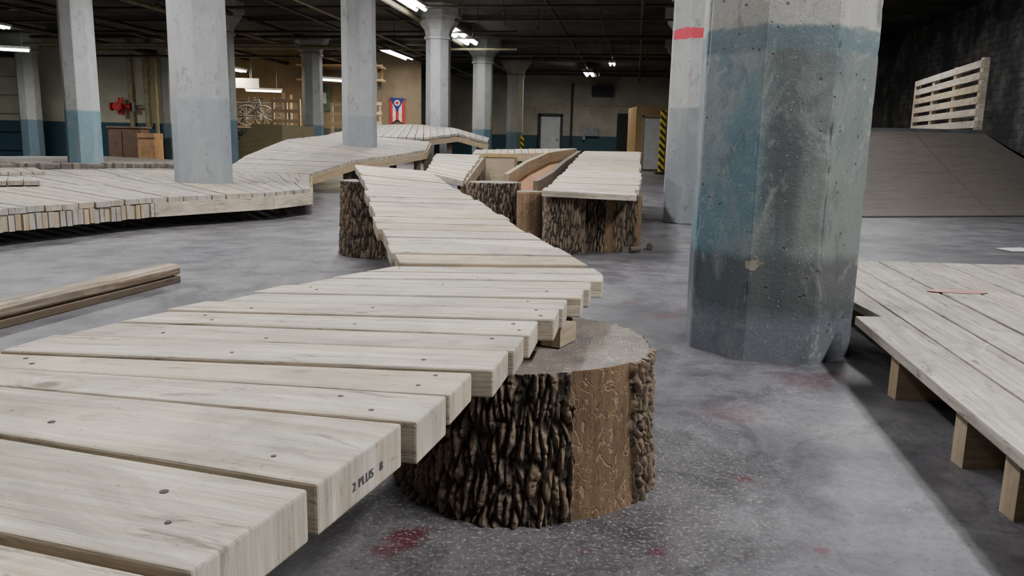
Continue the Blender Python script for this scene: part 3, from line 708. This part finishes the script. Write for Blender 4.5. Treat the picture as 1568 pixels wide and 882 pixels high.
m.box((-15.0,22.42,2.75),(3.5,.12,.12),M_DARK); m.obj('door_3')
def bike(x,y,z,ang,s=1.):
    m=MB(); R=Matrix.Rotation(ang,3,'Z')
    def T(a,b): return V((x,y,z))+R@V((a*s,0,b*s))
    def wheel(cx,cz,r):
        n=20
        for k in range(n):
            a=2*math.pi*k/n; b=2*math.pi*(k+1)/n
            m.tube(T(cx+r*math.cos(a),cz+r*math.sin(a)),T(cx+r*math.cos(b),cz+r*math.sin(b)),.028*s,M_BLACK,6,cap=False)
        for k in range(6):
            a=math.pi*k/6; m.tube(T(cx-r*math.cos(a),cz-r*math.sin(a)),T(cx+r*math.cos(a),cz+r*math.sin(a)),.004,M_METAL,4)
    wheel(-.5,.33,.31); wheel(.5,.33,.31)
    for a,b in(((-.5,.33),(-.06,.3)),((-.06,.3),(.36,.68)),((-.06,.3),(-.18,.72)),((-.18,.72),(.36,.74)),((-.5,.33),(-.18,.68)),((.5,.33),(.34,.85))):
        m.tube(T(*a),T(*b),.02*s,M_DARK,6)
    m.tube(T(-.28,.8),T(-.08,.8),.035*s,M_BLACK,6); c=T(.34,.87); q=R@V((0,.28*s,0)); m.tube(c-q,c+q,.015,M_BLACK,6); m.tube(T(-.06,.22),T(-.06,.38),.05*s,M_METAL,8)
    m.obj('bicycle')
rk=MB()
for z in(.04,.95): rk.box((-7.5,22.9,z),(2.2,.9,.06),M_DARKW)
for x in(-8.6,-6.4):
    for y in(22.5,23.3): rk.box((x,y,.95),(.07,.07,1.9),M_DARKW)
rk.obj('bicycle_rack')
for i,(dx,z) in enumerate(((-.75,.07),(-.25,.07),(.25,.07),(.7,.07),(-.6,.98),(-.1,.98),(.5,.98))): bike(-7.5+dx*.6,22.6+.1*i,z,.25*(-1)**i+.1,.9)
m=MB(); m.box((-7.5,22.3,2.12),(1.0,.04,.26),M_WHITE); m.tube((-7.8,22.3,2.2),(-7.8,22.3,3.3),.008,M_METAL); m.tube((-7.2,22.3,2.2),(-7.2,22.3,3.3),.008,M_METAL)
m.obj('hanging_sign')
m=MB(); M_FB=plain('flag_blue',sc(30,44,110),.8); M_FR=plain('flag_red',sc(190,40,44),.8); M_FW=plain('flag_white',sc(225,222,214),.8)
fx,fy,fz=-3.85,24.9,1.95; fw,fh=.46,.80
for k in range(5):
    a=k/5; b=(k+1)/5; la=fh*(1-.22*(1-abs(2*a-1))) ; lb=fh*(1-.22*(1-abs(2*b-1)))
    m.quad([(fx+a*fw,fy,fz),(fx+a*fw,fy,fz-la),(fx+b*fw,fy,fz-lb),(fx+b*fw,fy,fz)],M_FR if k%2==0 else M_FW)
m.quad([(fx,fy-.005,fz),(fx+fw/2,fy-.005,fz-.42),(fx+fw,fy-.005,fz)],M_FB)
m.quad([(fx+fw/2+.09*math.cos(q*math.pi/8),fy-.01,fz-.15+.09*math.sin(q*math.pi/8)) for q in range(16)],M_FW)
m.quad([(fx+fw/2+.05*math.cos(q*math.pi/8),fy-.013,fz-.15+.05*math.sin(q*math.pi/8)) for q in range(16)],M_FR)
m.tube((fx-.05,fy,fz),(fx+fw+.05,fy,fz),.012,M_METAL); m.obj('swallowtail_flag')
for x,z,w_,h_,c in ((-5.0,2.35,.6,.45,(150,60,50)),(-4.3,2.6,.5,.35,(190,150,80)),(-6.0,1.9,.7,.8,(90,110,90))):
    m=MB(); m.box((x,24.96,z),(w_,.03,h_),plain('poster_print',sc(*c),.7,0,.3,4)); m.box((x,24.94,z),(w_*.6,.03,h_*.4),M_WHITE); m.obj('wall_poster')
def pallet(x,y,w,h,ang=0.,mat=M_EDGE):
    m=MB(); R=Matrix.Rotation(ang,3,'Z')
    for k in range(7): 
        z=.08+k*(h-.12)/6; c=V((x,y,z)); m.board(c+R@V((-w/2,0,0)),c+R@V((w/2,0,0)),.02,.09,mat)
    for k in(-.45,0,.45): c=V((x,y,0))+R@V((k*w,.05,h/2)); m.box(c,(.06,.08,h),mat,ang)
    m.obj('wooden_pallet')
pallet(-5.9,20.9,.75,1.65); pallet(-4.5,21.2,.65,1.6); pallet(-4.2,22.5,1.0,1.7,.1)
m=MB()
for x in(-6.1,-4.1): m.box((x,23.9,1.45),(.09,.09,2.9),M_DARKW); m.box((x,24.6,1.45),(.09,.09,2.9),M_DARKW)
for z in(2.35,2.75):
    for k in range(5): m.board((-6.4,23.9+k*.17,z+random.uniform(0,.06)),(-3.9,23.9+k*.17,z+random.uniform(0,.06)),.1,.05,M_EDGE if k%2 else M_PLY)
m.obj('lumber_rack')
m=MB()
for a in range(8):
    t0=a/8; t1=(a+1)/8; z0=.95*t0**1.4; z1=.95*t1**1.4
    m.quad([(-6.9+1.3*t0,17.4,z0),(-6.9+1.3*t1,17.4,z1),(-6.7+1.3*t1,19.4,z1),(-6.7+1.3*t0,19.4,z0)],M_OLIVE)
m.quad([(-5.6,17.4,.95),(-5.0,17.4,.95),(-4.8,19.4,.95),(-5.4,19.4,.95)],M_OLIVE)
m.quad([(-6.9,17.4,0)]+[(-5.0,17.4,0),(-5.0,17.4,.95)]+[(-6.9+1.3*t/8,17.4,.95*(t/8)**1.4) for t in range(8,0,-1)],M_OLIVE)
m.quad([(-5,17.4,0),(-4.8,19.4,0),(-4.8,19.4,.95),(-5,17.4,.95)],M_OLIVE); m.obj('quarter_pipe_ramp')

# ------------------------------------------------------------------ world + camera
w=bpy.data.worlds.new('w'); S.world=w; w.use_nodes=True; bg=w.node_tree.nodes['Background']; bg.inputs[0].default_value=(.92,.95,1,1); bg.inputs[1].default_value=.24  # soft ambient fill, added through the room's open side behind the camera
cam=bpy.data.cameras.new('camera'); cam.lens=28.01; cam.sensor_width=36; cam.clip_start=.02
co=bpy.data.objects.new('camera',cam); S.collection.objects.link(co)
p=math.atan(221/1220)
co.matrix_world=Matrix.Translation((0,0,.65))@Matrix.Rotation(math.pi/2-p,4,'X')@Matrix.Rotation(.021,4,'Z')
S.camera=co
